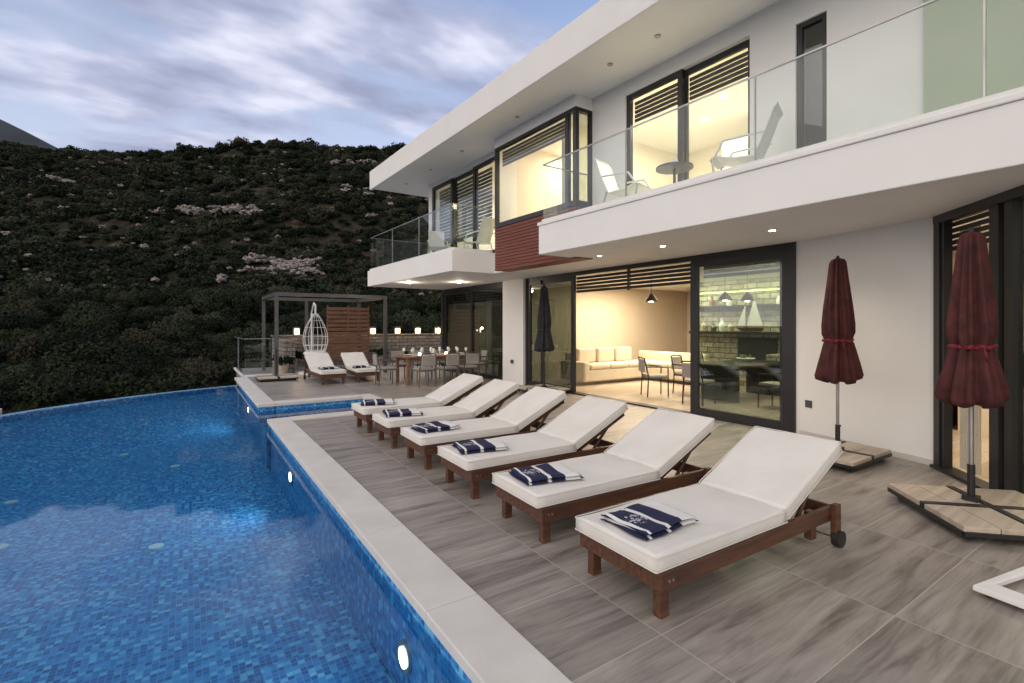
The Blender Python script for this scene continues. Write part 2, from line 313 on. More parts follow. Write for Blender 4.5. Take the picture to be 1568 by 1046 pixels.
cn=N(nt,'ShaderNodeTexNoise'); cn.inputs['Scale'].default_value=1.5; cn.inputs['Detail'].default_value=6; cn.inputs['Roughness'].default_value=0.5; cn.inputs['Distortion'].default_value=0.3; L(nt,mp.outputs[0],cn.inputs['Vector'])
cf=ramp(nt,cn.outputs[0],[(0.38,(0,0,0)),(0.54,(1,1,1))])
cn2=N(nt,'ShaderNodeTexNoise'); cn2.inputs['Scale'].default_value=2.1; cn2.inputs['Detail'].default_value=4; L(nt,mp.outputs[0],cn2.inputs['Vector'])
cc=ramp(nt,cn2.outputs[0],[(0.40,(2.3,2.5,3.6)),(0.50,(3.5,3.7,4.9)),(0.60,(5.9,5.9,6.9))])
tint=N(nt,'ShaderNodeMix',data_type='RGBA',blend_type='MULTIPLY'); tint.inputs[0].default_value=1; tint.inputs[7].default_value=(1.5,1.38,1.5,1); L(nt,sky.outputs[0],tint.inputs[6])
hz=N(nt,'ShaderNodeMapRange'); hz.inputs[1].default_value=0.25; hz.inputs[2].default_value=0.66; hz.inputs[3].default_value=0.85; hz.inputs[4].default_value=0.10; L(nt,sp.outputs[2],hz.inputs[0])
mh=N(nt,'ShaderNodeMix',data_type='RGBA'); L(nt,hz.outputs[0],mh.inputs[0]); L(nt,tint.outputs[2],mh.inputs[6]); mh.inputs[7].default_value=(4.3,4.7,5.9,1)
mc=N(nt,'ShaderNodeMix',data_type='RGBA'); cfm=N(nt,'ShaderNodeMath',operation='MULTIPLY'); cfm.inputs[1].default_value=0.85; L(nt,cf.outputs[0],cfm.inputs[0]); L(nt,cfm.outputs[0],mc.inputs[0]); L(nt,mh.outputs[2],mc.inputs[6]); L(nt,cc.outputs[0],mc.inputs[7])
dp=N(nt,'ShaderNodeVectorMath',operation='DOT_PRODUCT'); dp.inputs[1].default_value=tuple(sd); L(nt,tc.outputs['Generated'],dp.inputs[0])
gw=N(nt,'ShaderNodeMapRange',interpolation_type='SMOOTHSTEP'); gw.inputs[1].default_value=0.0; gw.inputs[2].default_value=0.95; gw.inputs[3].default_value=0.0; gw.inputs[4].default_value=0.85; L(nt,dp.outputs['Value'],gw.inputs[0])
mg=N(nt,'ShaderNodeMix',data_type='RGBA'); L(nt,gw.outputs[0],mg.inputs[0]); L(nt,mc.outputs[2],mg.inputs[6]); mg.inputs[7].default_value=(11.0,9.8,8.6,1)
L(nt,mg.outputs[2],bg.inputs[0])
sun=bpy.data.lights.new('sun','SUN'); sun.energy=0.5; sun.angle=R(40); sun.color=(1,0.93,0.85)
so=bpy.data.objects.new('sun',sun); scene.collection.objects.link(so)
so.rotation_euler=sd.to_track_quat('Z','Y').to_euler(); so.location=(0,-10,30)

# ------------------------------------------------------------------ terrain
F=(0.552,0.834); RT=(0.834,-0.552)
PS=[(-2000,-5),(15,-5),(34,-4.6),(48,-3.4),(62,-0.5),(100,16),(140,41),(188,70),(225,78),(300,66),(700,40),(2000,20)]
def prof(s):
    for (a,za),(b,zb) in zip(PS[:-1],PS[1:]):
        if s<=b:
            t=(s-a)/(b-a); return za+(zb-za)*t
    return PS[-1][1]
def hz_(s,l):
    z=prof(s)
    k=min(1,max(0,(s-40)/60))
    z+=k*(noise.fractal(Vector((s*0.02,l*0.02,1.3)),1.0,2.0,4)*4.0) + min(1,max(0,(s-28)/20))*noise.noise(Vector((s*.15,l*.15,4)))*0.7
    z+=k*1.5*math.sin(l*0.021+0.6)
    return z
ss=[-2000,-700,-250,-100]+list(np.arange(-60,24,14))+list(np.arange(24,300,3.0))+[320,400,600,1000,2000]
ls=[-2000,-1000,-600]+list(np.arange(-420,421,5.0))+[600,1000,2000]
vs=[];fs=[]
for s in ss:
    for l in ls: vs.append((s*F[0]+l*RT[0],s*F[1]+l*RT[1],hz_(s,l)))
nl=len(ls)
for i in range(len(ss)-1):
    for j in range(nl-1): fs.append((i*nl+j,i*nl+j+1,(i+1)*nl+j+1,(i+1)*nl+j))
b=MB(); b.raw(vs,fs,'soil'); b.build('hillside_terrain',smooth=True)
vs=[];fs=[]
S2=list(range(330,760,20)); L2=list(range(-1500,-100,25))
for s in S2:
    for l in L2:
        z=262*math.exp(-((l+700)/395)**2)*math.exp(-((s-520)/130)**2)+noise.fractal(Vector((s*.01,l*.01,0)),1,2,4)*6-4
        vs.append((s*F[0]+l*RT[0],s*F[1]+l*RT[1],z))
nl=len(L2)
for i in range(len(S2)-1):
    for j in range(nl-1): fs.append((i*nl+j,i*nl+j+1,(i+1)*nl+j+1,(i+1)*nl+j))
b=MB(); b.raw(vs,fs,'farhill'); b.build('distant_hill',smooth=True)

def bush_mesh(name,seed,nleaf,h=1.0,lsize=0.07):
    rs=np.random.RandomState(seed); V=[];Fc=[]; mi=[]
    nc=rs.randint(9,15); cl=[]
    for _ in range(nc):
        a=rs.rand()*6.283; rr=0.62*math.sqrt(rs.rand()); zz=0.22+0.6*rs.rand()*(1-rr*0.8)
        cl.append((rr*math.cos(a),rr*math.sin(a),zz*h,0.20+0.18*rs.rand()))
    for i in range(nleaf):
        c=cl[rs.randint(nc)]
        d=rs.normal(size=3); d/=np.linalg.norm(d); rad=c[3]*(0.55+0.5*rs.rand()**0.6)
        p=np.array([c[0],c[1],c[2]])+d*rad*np.array([1,1,0.8])
        if p[2]<0.02: p[2]=0.02+0.1*rs.rand()
        nrm=d+rs.normal(size=3)*0.6; nrm/=np.linalg.norm(nrm)
        t=np.cross(nrm,rs.normal(size=3)); t/=np.linalg.norm(t)+1e-6; u=np.cross(nrm,t)
        a=lsize*(0.6+0.9*rs.rand()); bb=a*(0.35+0.3*rs.rand()); o=len(V)
        V+= [tuple(p-t*a),tuple(p+u*bb),tuple(p+t*a),tuple(p-u*bb)]; Fc.append((o,o+1,o+2,o+3)); mi.append(0)
    mb=MB()
    for c in cl[:7]:
        mb.tube((0.04*rs.normal(),0.04*rs.normal(),-0.15),(c[0]*0.8,c[1]*0.8,c[2]),0.03,'bark',5,0.008)
    o=len(V); V+=mb.v
    for f in mb.f: Fc.append([x+o for x in f]); mi.append(1)
    me=bpy.data.meshes.new(name); me.from_pydata(V,[],Fc); me.materials.append(M['leaf']); me.materials.append(M['bark']); me.polygons.foreach_set('material_index',mi); me.update()
    return me
bm_=[bush_mesh('shrub_a',1,560,0.9,.095),bush_mesh('shrub_b',2,560,0.75,.095),bush_mesh('shrub_c',3,680,1.3,.095),bush_mesh('shrub_d',4,500,0.7,.095),bush_mesh('shrub_near',5,3600,1.0,lsize=0.042),bush_mesh('shrub_near2',6,3600,1.3,lsize=0.042)]
def rock_mesh(seed):
    import bmesh
    bm=bmesh.new(); bmesh.ops.create_icosphere(bm,subdivisions=3,radius=1)
    for v in bm.verts:
        p=v.co.copy(); k=noise.noise(p*1.3+Vector((seed*7,0,0)))*0.7+noise.noise(p*3.1+Vector((0,seed*5,0)))*0.45
        v.co=Vector((p.x*(1+k),p.y*(1+k),p.z*(0.5+0.6*k)))
    me=bpy.data.meshes.new('rock_%d'%seed); bm.to_mesh(me); bm.free(); me.materials.append(M['rock']); return me
def instancer(name,mesh,items):
    V=[];Fc=[]
    for (p,s,rz) in items:
        o=len(V); hs=s/2
        for (x,y) in ((-hs,-hs),(hs,-hs),(hs,hs),(-hs,hs)):
            V.append((p[0]+x*math.cos(rz)-y*math.sin(rz),p[1]+x*math.sin(rz)+y*math.cos(rz),p[2]))
        Fc.append((o,o+1,o+2,o+3))
    me=bpy.data.meshes.new(name); me.from_pydata(V,[],Fc); me.update()
    ob=bpy.data.objects.new(name,me); scene.collection.objects.link(ob)
    ob.instance_type='FACES'; ob.use_instance_faces_scale=True; ob.show_instancer_for_render=False; ob.show_instancer_for_viewport=False
    ch=bpy.data.objects.new(mesh.name,mesh); scene.collection.objects.link(ch); ch.parent=ob
    return ob
rockcl=[(118,-0.74,-0.52,2.2,46),(97,-0.54,-0.40,4,36),(165,-0.37,-0.28,3,16),(150,-1.02,-0.9,3,10),(60,-0.85,-0.6,6,8),(38.5,-0.83,-0.62,1.5,70),(130,-0.35,-0.22,4,12),(88,-0.46,-0.38,3,14)]
items=[[] for _ in bm_]
def inrock(s,a):
    for (rs_,a0,a1,ds_,_n) in rockcl[:4]:
        if abs(s-rs_)<ds_+1 and a0<a<a1: return True
    return False
s=27.0
while s<236:
    sp_=1.35+s*0.0085
    l=-1.35*s-12
    while l<0.45*s+40:
        if random.random()<0.92:
            s2=s+random.uniform(-1,1)*sp_*0.6; l2=l+random.uniform(-1,1)*sp_*0.6
            X=s2*F[0]+l2*RT[0]; Y=s2*F[1]+l2*RT[1]
            ok=not(inrock(s2,l2/s2) and random.random()<0.6)
            if Y<24 and -8<X<22 : ok=False
            clear=noise.noise(Vector((s2*0.07,l2*0.05,9)))
            if clear>0.34 and random.random()<0.5: ok=False
            if s2<41 and s2>36 and -0.85<l2/s2<-0.60 and random.random()<0.8: ok=False
            if ok:
                sc=random.uniform(0.7,1.8)*(1.15+s*0.0032)
                if random.random()<0.12: sc*=1.6
                if s2<75: k=4+(random.random()<0.5)
                else: k=random.randrange(4)
                items[k].append(((X,Y,hz_(s2,l2)-0.1),sc,random.random()*6.28))
        l+=sp_
    s+=sp_*0.9
for i in range(80):
    s2=random.uniform(42,75); l2=random.uniform(-1.2,-0.1)*s2; X=s2*F[0]+l2*RT[0]; Y=s2*F[1]+l2*RT[1]
    items[4+i%2].append(((X,Y,hz_(s2,l2)-0.2),random.uniform(2.6,4.4),random.random()*6.28))
for i,me in enumerate(bm_): instancer('hillside_shrubs' ,me,items[i])
rk=[[],[]]
for (s0,a0,a1,ds_,n_) in rockcl:
    for i in range(n_):
        s2=s0+random.uniform(-1,1)*ds_; l2=random.uniform(a0,a1)*s2
        sc=random.uniform(0.4,1.4)*(0.35 if s0<45 else 1.0)
        rk[i%2].append(((s2*F[0]+l2*RT[0],s2*F[1]+l2*RT[1],hz_(s2,l2)+0.15*sc+ (0.9 if s0>80 else 0)),sc,random.random()*6.28))
for i in range(460):
    s2=random.uniform(75,190); l2=random.uniform(-1.15,0.1)*s2
    if noise.noise(Vector((s2*0.07,l2*0.05,9)))<0.0 and random.random()<0.6: continue
    rk[i%2].append(((s2*F[0]+l2*RT[0],s2*F[1]+l2*RT[1],hz_(s2,l2)+1.2),random.uniform(0.3,0.85),random.random()*6.28))
for i in range(2): instancer('hillside_rocks',rock_mesh(i+1),rk[i])

# ------------------------------------------------------------------ pool
def catmull(P,n=6):
    out=[]
    for i in range(len(P)-1):
        p0=Vector(P[max(0,i-1)]);p1=Vector(P[i]);p2=Vector(P[i+1]);p3=Vector(P[min(len(P)-1,i+2)])
        for k in range(n):
            t=k/n; out.append(tuple(0.5*((2*p1)+(p2-p0)*t+(2*p0-5*p1+4*p2-p3)*t*t+(3*p1-p0-3*p2+p3)*t**3)))
    out.append(P[-1]); return out
arc=catmull([(1.15,15.55),(0.0,15.12),(-1.38,14.3),(-2.25,13.55),(-2.95,12.7),(-3.7,11.2),(-4.25,9.3),(-4.55,7),(-4.6,4),(-4.6,-3.5)])
def offset(P,d):
    out=[]
    for i,p in enumerate(P):
        a=Vector(P[max(0,i-1)]);c=Vector(P[min(len(P)-1,i+1)]); t=(c-a).normalized(); nrm=Vector((t.y,-t.x)); out.append((p[0]+nrm.x*d,p[1]+nrm.y*d))
    return out
def farther(d):
    a=offset(arc,d); c=offset(arc,-d)
    o5=Vector((0,5)); return (a,c) if (Vector(a[20])-o5).length>(Vector(c[20])-o5).length else (c,a)
outer,_i=farther(0.2); _o,inner=farther(2.2)
pool=empty('swimming_pool')
FZ=-0.80
outl=[(1.1,-3.5),(1.1,9.05),(1.15,10.8)]+arc
b=MB(); n=len(outl)
b.raw([(x,y,FZ) for x,y in outl],[tuple(range(n))],'mosaic')
na=len(arc)
b.raw([(x,y,FZ-0.004) for x,y in inner]+[(x,y,-0.22) for x,y in arc],[(i,i+1,na+i+1,na+i) for i in range(na-1)],'mosaic')
b.raw([(x,y,-1.25) for x,y in arc]+[(x,y,-0.108) for x,y in arc],[(i,i+1,na+i+1,na+i) for i in range(na-1)],'mosaic')
b.box(1.1,1.4,-3.5,8.9,-1.3,-0.05,'mosaic'); b.box(1.1,3.3,8.78,9.05,-1.3,-0.052,'mosaic')
b.box(1.15,1.42,10.8,15.6,-1.3,-0.05,'mosaic'); b.box(1.43,3.3,10.8,11.05,-1.3,-0.052,'mosaic'); b.box(3.2,3.4,9.05,10.8,-1.3,-0.051,'mosaic')
b.box(1.08,3.19,9.055,10.795,-1.3,-0.34,'mosaic')
b.box(0.40,1.095,-3.4,3.65,-1.3,-0.71,'mosaic')
b.build('basin',pool)
b=MB()
vs=[(x,y,-0.108) for x,y in arc]+[(x,y,-0.108) for x,y in outer]+[(x,y,-4.8) for x,y in outer]
fs=[(i,i+1,na+i+1,na+i) for i in range(na-1)]+[(na+i,na+i+1,2*na+i+1,2*na+i) for i in range(na-1)]
b.raw(vs,fs,'rim'); b.build('infinity_edge',pool)
b=MB(); out2=[(1.1,-3.5),(1.1,9.05),(3.2,9.05),(3.2,10.8),(1.15,10.8)]+arc; b.raw([(x,y,-0.12) for x,y in out2],[tuple(range(len(out2)))],'water'); b.build('pool_water',pool)
b=MB()
y=-3.5
while y<9.05:
    y1=min(y+1.2,9.05); b.box(1.08,1.412,y+0.002,y1-0.002,-0.045,0.022,'coping'); y=y1
x=1.414
while x<3.3:
    b.box(x+0.002,min(x+0.9,3.45)-0.002,8.74,9.07,-0.045,0.022,'coping'); x+=0.9
b.box(3.18,3.45,9.072,10.778,-0.045,0.022,'coping')
x=1.452
while x<3.3:
    b.box(x+0.002,min(x+0.9,3.45)-0.002,10.78,11.1,-0.045,0.022,'coping'); x+=0.9
y=10.78
while y<16.7:
    y1=min(y+1.2,16.7); b.box(1.12,1.45,y+0.002,y1-0.002,-0.045,0.022,'coping'); y=y1
b.box(-4.2,-3.02,12.9,13.3,-0.2,-0.02,'coping')
b.build('pool_coping',pool,bevel=0.008)
b=MB()
for (y,z) in ((2.83,-0.42),(6.8,-0.36),(12.7,-0.36)):
    xw=1.1 if y<9 else 1.15
    b.tube((xw+0.01,y,z),(xw-0.02,y,z),0.095,'steel',24); b.tube((xw,y,z),(xw-0.027,y,z),0.06,'poollamp',24)
    spot('pool_light',(xw-0.10,y,z),26,(0.88,0.97,1.0),170,(0,R(100),0),pool)
for (x,y) in ((-0.8,3.9),(-1.9,4.6),(-0.3,6.5),(-1.7,7.4),(-0.2,10),(-2.0,9.2),(-1.0,11.4)):
    b.tube((x,y,FZ),(x,y,FZ+.015),0.07,'poolring',16)
b.build('pool_fittings',pool)

# ------------------------------------------------------------------ deck
b=MB()
b.box(1.4,17,-4,8.77,-5.5,0,'deck'); b.box(3.21,17,8.77,11.09,-5.5,0,'deck'); b.box(1.42,17,11.09,20.2,-5.5,0,'deck')
b.build('terrace_deck')

# ------------------------------------------------------------------ villa
villa=empty('white_villa')
ZS=2.81
b=MB()
b.box(7.3,7.62,10.5,11.5,0,ZS,'plaster')
b.box(7.4,7.62,15.6,15.7,0,ZS,'frame'); b.box(7.62,16,15.7,15.9,0,ZS,'plaster')
C=(7.0,1.91)
b.prism([(7.4,3.65),(C[0],C[1]),(C[0]+0.2,C[1]-0.02),(7.62,3.65)],0,ZS,'plaster')
b.prism([(7.388,3.60),(C[0]-0.012,C[1]+.02),(C[0],C[1]+.02),(7.4,3.60)],0.002,0.07,'coping')
b.box(15.0,15.2,-4,15.7,0,ZS,'beige'); b.box(7.5,15,11.2,11.4,0,ZS,'beige')
b.box(12.0,12.2,2.9,8.75,0,ZS,'beige'); b.box(7.45,12,2.72,2.9,0,ZS,'beige')
b.box(5.0,15,-4,-3.8,0,ZS,'beige'); b.box(11.0,11.2,-3.8,2.72,0,ZS,'cream')
b.box(7.56,14.99,2.91,11.19,ZS-.03,ZS-.004,'ceiling')
b.build('ground_floor_walls',villa)
b=MB(); b.box(7.42,15,2.9,11.2,-0.02,0.012,'infloor'); b.box(7.42,15,11.4,15.6,-0.02,0.012,'infloor')
b.prism([(7.0,1.9),(5.4,0.4),(5.4,-3.8),(11,-3.8),(11,2.72),(7.5,2.72)],-0.02,0.012,'infloor'); b.build('interior_floor',villa)
b=MB(); b.xf=shear
def slabpiece(x0,y0,y1): b.box(x0,16.5,y0,y1,ZS,3.3,'plaster')
slabpiece(5.05,-4.5,6.78); slabpiece(6.16,6.781,9.9); slabpiece(5.05,9.901,15.5)
b.box(4.92,16.8,-4.5,14.7,5.72,6.22,'plaster')
b.box(4.86,4.95,-4.5,14.76,5.69,6.25,'plaster')
b.box(5.03,5.16,-4.5,6.80,3.301,3.36,'plaster')
b.build('floor_slabs_and_roof',villa,bevel=0.01)
b=MB(); b.xf=shear; XW=6.15
b.box(XW,XW+.2,5.83,6.62,3.3,5.72,'plaster'); b.box(XW,XW+.2,3.68,5.83,5.48,5.72,'plaster'); b.box(XW,XW+.2,3.1,3.68,3.3,5.72,'plaster')
b.box(XW,XW+.2,2.75,3.1,5.32,5.72,'plaster'); b.box(XW,XW+.2,-4.5,2.75,3.3,5.72,'plaster')
b.box(XW,XW+.2,9.24,9.72,3.3,5.72,'plaster'); b.box(XW,XW+.2,9.72,13.2,5.6,5.72,'plaster'); b.box(XW,16,13.2,13.4,3.3,5.72,'plaster')
b.box(5.75,XW,6.62,9.24,5.5,5.72,'plaster')
b.box(XW-0.06,XW+0.02,-4,1.83,3.45,5.70,'greenpanel')
b.box(XW+.2,11,3.3,3.4,3.3,5.72,'cream'); b.box(10.0,10.2,3.4,13.2,3.3,5.72,'cream'); b.box(XW+.2,10,9.24,9.36,3.3,5.72,'cream')
b.box(XW+.2,10,3.4,13.2,5.70,5.719,'ceiling')
b.box(XW+.2,10,7.6,7.7,3.3,5.70,'cream'); b.box(9.0,9.06,5.0,5.9,3.3,5.3,'whitepaint')
b.build('upper_walls',villa)
b=MB(); b.xf=shear
b.box(5.77,6.15,6.64,9.22,2.79,3.73,'redwood')
z=2.79
while z<3.72:
    b.box(5.75,5.775,6.62,9.24,z,z+0.055,'redwood'); b.box(5.775,6.15,6.615,6.645,z,z+0.055,'redwood'); b.box(5.775,6.15,9.215,9.245,z,z+0.055,'redwood'); z+=0.067
b.box(5.74,6.16,6.60,9.26,3.73,3.76,'frame')
b.build('red_cladding',villa)
def pane(b,y0,y1,z0,z1,x,fr=0.07,dep=0.08,glass='glass',g=None,bott=None):
    bo=fr if bott is None else bott
    b.box(x,x+dep,y0,y0+fr,z0,z1,'frame'); b.box(x,x+dep,y1-fr,y1,z0,z1,'frame')
    b.box(x,x+dep,y0+fr,y1-fr,z1-fr,z1,'frame'); b.box(x,x+dep,y0+fr,y1-fr,z0,z0+bo,'frame')
    if glass: g.box(x+dep*.4,x+dep*.4+0.012,y0+fr,y1-fr,z0+bo,z1-fr,glass)
def blinds(b,y0,y1,z0,z1,x,n=6):
    for i in range(n):
        z=z0+(z1-z0)*(i+0.5)/n
        h=(z1-z0)/n*0.74
        b.box(x,x+0.02,y0,y1,z-h/2,z+h/2,'blind')
b=MB(); g=MB()
b.box(7.38,7.52,3.65,10.5,ZS-0.09,ZS-0.001,'frame'); b.box(7.36,7.54,3.65,10.5,0.002,0.03,'frame')
b.box(7.37,7.53,3.65,3.73,0.03,ZS-0.09,'frame'); b.box(7.37,7.53,10.42,10.5,0.03,ZS-0.09,'frame')
pane(b,3.73,5.42,0.03,ZS-0.09,7.39,0.12,0.06,'glass',g); pane(b,3.82,5.5,0.03,ZS-0.09,7.46,0.10,0.05,'glassdark',g)
pane(b,8.57,10.42,0.03,ZS-0.09,7.39,0.11,0.06,'glassrefl',g); b.box(7.39,7.45,9.75,9.85,0.1,ZS-0.1,'frame')
blinds(b,5.5,6.95,2.32,2.70,7.46,5); blinds(b,7.0,8.57,2.32,2.70,7.46,5); b.box(7.45,7.50,6.95,7.0,2.3,2.72,'frame'); blinds(b,3.9,5.3,2.40,2.70,7.56,4)
b.box(7.38,7.52,11.5,15.6,ZS-0.09,ZS-0.001,'frame'); b.box(7.36,7.54,11.5,15.6,0.002,0.03,'frame')
pane(b,11.5,13.55,0.03,ZS-0.09,7.39,0.09,0.06,'glassrefl',g); pane(b,13.5,15.6,0.03,ZS-0.09,7.46,0.09,0.06,'glassrefl',g)
blinds(b,11.6,15.5,2.3,2.70,7.56,5)
for i in range(20): b.box(7.75+0.03*(i%2),7.78+0.03*(i%2),11.7+i*0.06,11.75+i*0.06,0.05,2.7,'curtain')
b.build('ground_door_frames',villa); g.build('ground_door_glass',villa)
b=MB(); g=MB()
an=math.atan2(-.68,-.73)
T=Matrix.Translation((C[0],C[1],0))@Matrix.Rotation(an,4,'Z')
def tb(x0,x1,y0,y1,z0,z1,k,B=b): B.box(x0,x1,y0,y1,z0,z1,k,T)
tb(0,2.3,-0.06,0.06,ZS-0.09,ZS-0.001,'frame'); tb(0,2.3,-0.09,0.09,0.002,0.035,'frame')
tb(0,0.10,-0.055,0.055,0.035,ZS-.09,'frame'); tb(0.86,0.98,-0.05,0.05,0.035,ZS-.09,'frame'); tb(1.02,1.12,-0.03,0.07,0.035,ZS-.09,'frame'); tb(2.2,2.3,-0.05,0.05,0.035,ZS-.09,'frame')
tb(0.12,0.16,-0.04,0.04,0.035,ZS-.09,'frame')
tb(1.12,2.2,0.01,0.022,0.05,ZS-.1,'glassdark',g); 
for i in range(5): tb(0.12,0.86,0.03,0.05,2.40+i*0.065,2.445+i*0.065,'blind')
for i in range(14):
    xx=0.17+i*0.02; tb(xx,xx+0.012,0.10+0.02*(i%2),0.115+0.02*(i%2),0.05,2.65,'curtain')
b.build('corner_door_frame',villa); g.build('corner_door_glass',villa)
b=MB(); b.box(5.2,5.45,-4,0.35,0,ZS,'plaster'); b.build('side_wall',villa)
b=MB(); g=MB(); b.xf=shear; g.xf=shear
zb,zt=3.76,5.5
b.box(5.75,5.83,6.62,6.70,zb,zt,'frame'); b.box(5.75,5.83,9.16,9.24,zb,zt,'frame')
b.box(5.75,5.83,6.70,9.16,zt-0.07,zt,'frame'); b.box(5.75,5.83,6.70,9.16,zb,zb+0.07,'frame'); 
b.box(5.83,6.10,6.62,6.69,zt-0.07,zt,'frame'); b.box(5.83,6.10,6.62,6.69,zb,zb+0.07,'frame'); b.box(6.09,6.15,6.62,6.69,zb,zt,'frame')
b.box(5.83,6.15,9.17,9.24,zb,zt,'plaster')
g.box(5.78,5.792,6.70,9.16,zb+.07,zt-.07,'glass'); g.box(5.83,6.09,6.65,6.662,zb+.07,zt-.07,'glassdark')
b.box(5.76,5.84,6.84,6.92,zb,zt-0.07,'frame')
b.build('bay_window_frame',villa); g.build('bay_window_glass',villa)
b=MB(); g=MB(); b.xf=shear; g.xf=shear
pane(b,4.74,5.83,3.3,5.48,XW+0.02,0.08,0.07,'glass',g); pane(b,3.68,4.8,3.3,5.48,XW+0.095,0.08,0.06,'glass',g)
blinds(b,4.82,5.75,5.02,5.38,XW+0.13,5); blinds(b,3.76,4.72,5.02,5.38,XW+0.17,5)
blinds(b,6.93,9.1,5.08,5.42,5.86,5)
pane(b,2.75,3.1,3.3,5.32,XW+0.03,0.06,0.07,'glassdark',g); b.box(XW+.14,XW+.16,2.8,3.05,3.3,5.3,'blind')
for (y0,y1,x) in ((9.72,10.9,0.02),(10.85,12.05,0.09),(12.0,13.2,0.02)): pane(b,y0,y1,3.3,5.6,XW+x,0.09,0.065,'glass' if y0<10 else 'glassdark',g)
blinds(b,10.3,13.1,3.9,5.5,XW+0.2,17)
b.build('upper_door_frames',villa); g.build('upper_door_glass',villa)
b=MB()
for (x,y) in ((6.2,3.35),(6.05,4.95),(5.97,6.25)):
    b.tube((x,y,ZS+0.01),(x,y,ZS-0.012),0.055,'whitepaint',20); b.tube((x,y,ZS),(x,y,ZS-0.016),0.036,'lampspot',16); spot('downlight',(x,y,ZS-0.04),45,WARM,130,(0,0,0),villa)
for (x,y) in ((5.25,13.3),(6.4,12.4)):
    b.tube((x,y,ZS+0.01),(x,y,ZS-0.016),0.06,'lampspot',16); point('downlight',(x,y,ZS-0.09),16,WARM,0.04,villa)
for (x,y) in ((5.57,4.65),(5.55,5.57),(5.42,8),(5.4,10.3),(5.35,12),(5.3,13.6)):
    b.tube((x,y,5.73),(x,y,5.705),0.045,'slab',16)
b.box(7.25,7.302,10.95,11.03,0.55,0.65,'greymetal')
Tw=Matrix.Translation((7.36,3.45,0.42))@Matrix.Rotation(math.atan2(1.74,0.4)-math.pi/2,4,'Z'); b.box(-0.02,0.02,-0.05,0.05,0,0.10,'greymetal',Tw)
b.build('downlights',villa)
for nm,loc,sz,p in (('living_lamp',(10.5,9.2,2.72),2.2,250),('dining_lamp',(9.4,5.2,2.72),1.6,140),('side_room_lamp',(8.6,0.6,2.74),1.6,140),('far_room_lamp',(10,13.6,2.74),1.6,45),('upper_lamp',(7.8,5.6,5.62),1.8,190),('bay_lamp',(7.8,8.5,5.62),1.0,85),('upper_far_lamp',(8.2,11.4,5.62),1.6,110)):
    area(nm,loc,sz,p,WARM,(0,0,0),villa)
b=MB()
for (x,y) in ((8.0,5.2),(8.6,6.0),(7.6,8.3),(8.8,7.9),(9.4,5.0)): b.tube((x,y,5.699),(x,y,5.685),0.05,'lampspot',14)
b.build('interior_ceiling_spots',villa)
b=MB()
b.box(11.9,11.995,5.4,8.7,0.0,2.77,'stonein'); b.box(11.6,11.895,5.4,8.6,1.35,1.42,'frame'); b.box(11.85,11.893,6.3,7.3,0.45,1.25,'black')
b.box(11.7,11.893,5.5,8.5,2.05,2.09,'frame')
b.box(11.84,11.893,5.5,8.5,2.44,2.47,'greenlit')
b.box(11.2,11.9,5.6,6.2,0,0.9,'stonein')
b.build('stone_feature_wall',villa)
area('shelf_glow_lamp',(11.35,7.1,2.65),0.2,45,(1.0,0.95,0.55),(0,R(-25),0),villa,2.6)
b=MB()
b.raw([(11.5,6.45,1.58),(11.5,6.85,1.58),(11.5,6.66,2.25)],[(0,1,2)],'whitepaint'); b.raw([(11.5,6.88,1.58),(11.5,7.1,1.58),(11.5,6.88,2.1)],[(0,1,2)],'whitepaint'); b.raw([(11.5,6.4,1.52),(11.5,7.15,1.52),(11.55,7.0,1.43),(11.55,6.5,1.43)],[(0,1,2,3)],'wood'); b.tube((11.5,6.87,1.42),(11.5,6.87,2.28),0.012,'wood')
b.build('model_sailboat')
b=MB()
for i,(y,h) in enumerate(((7.4,.25),(7.65,.35),(7.9,.2),(8.2,.3),(6.0,.25),(5.8,.35))): b.lathe([(.001,0),(.06,0),(.08,h*.5),(.03,h*.8),(.04,h)],(11.7,y,1.42),('slab','whitepaint','greymetal')[i%3],12)
for i,(y,h) in enumerate(((6.2,.2),(6.9,.28),(7.5,.2),(8.0,.26))): b.lathe([(.001,0),(.06,0),(.07,h*.5),(.03,h*.8),(.04,h)],(11.78,y,2.09),('whitepaint','screenwood')[i%2],12)
b.build('shelf_vases')
b=MB()
for (x,y) in ((9.9,6.4),(10.6,6.3),(9.0,7.7)):
    b.tube((x,y,2.3),(x,y,2.8),0.006,'black',5); b.tube((x,y,2.14),(x,y,2.32),0.16,'black',20,0.03); b.tube((x,y,2.12),(x,y,2.15),0.05,'lampspot',10)
b.build('pendant_lamps')
b=MB()
b.box(9.0,11.2,10.0,10.95,0.1,0.42,'sofa'); b.box(9.0,11.2,10.7,11.0,0.42,0.82,'sofa'); b.box(8.85,9.05,10.0,11.0,0.1,0.62,'sofa')
b.box(11.2,12.1,8.6,10.95,0.1,0.42,'sofa'); b.box(11.9,12.15,8.6,10.95,0.42,0.80,'sofa'); b.box(11.2,12.1,8.4,8.6,0.1,0.6,'sofa')
for i in range(3): b.box(9.07+i*0.71,9.07+i*0.71+0.69,9.98,10.68,0.42,0.55,'sofa'); b.box(9.1+i*0.71,9.1+i*0.71+0.63,10.5,10.7,0.55,0.95,'sofa')
for i in range(3): b.box(11.2,11.85,8.62+i*0.68,9.28+i*0.68,0.42,0.55,'sofa')
so_=b.build('corner_sofa',bevel=0.05,seg=3); so_.location=(-0.35,-0.55,0)

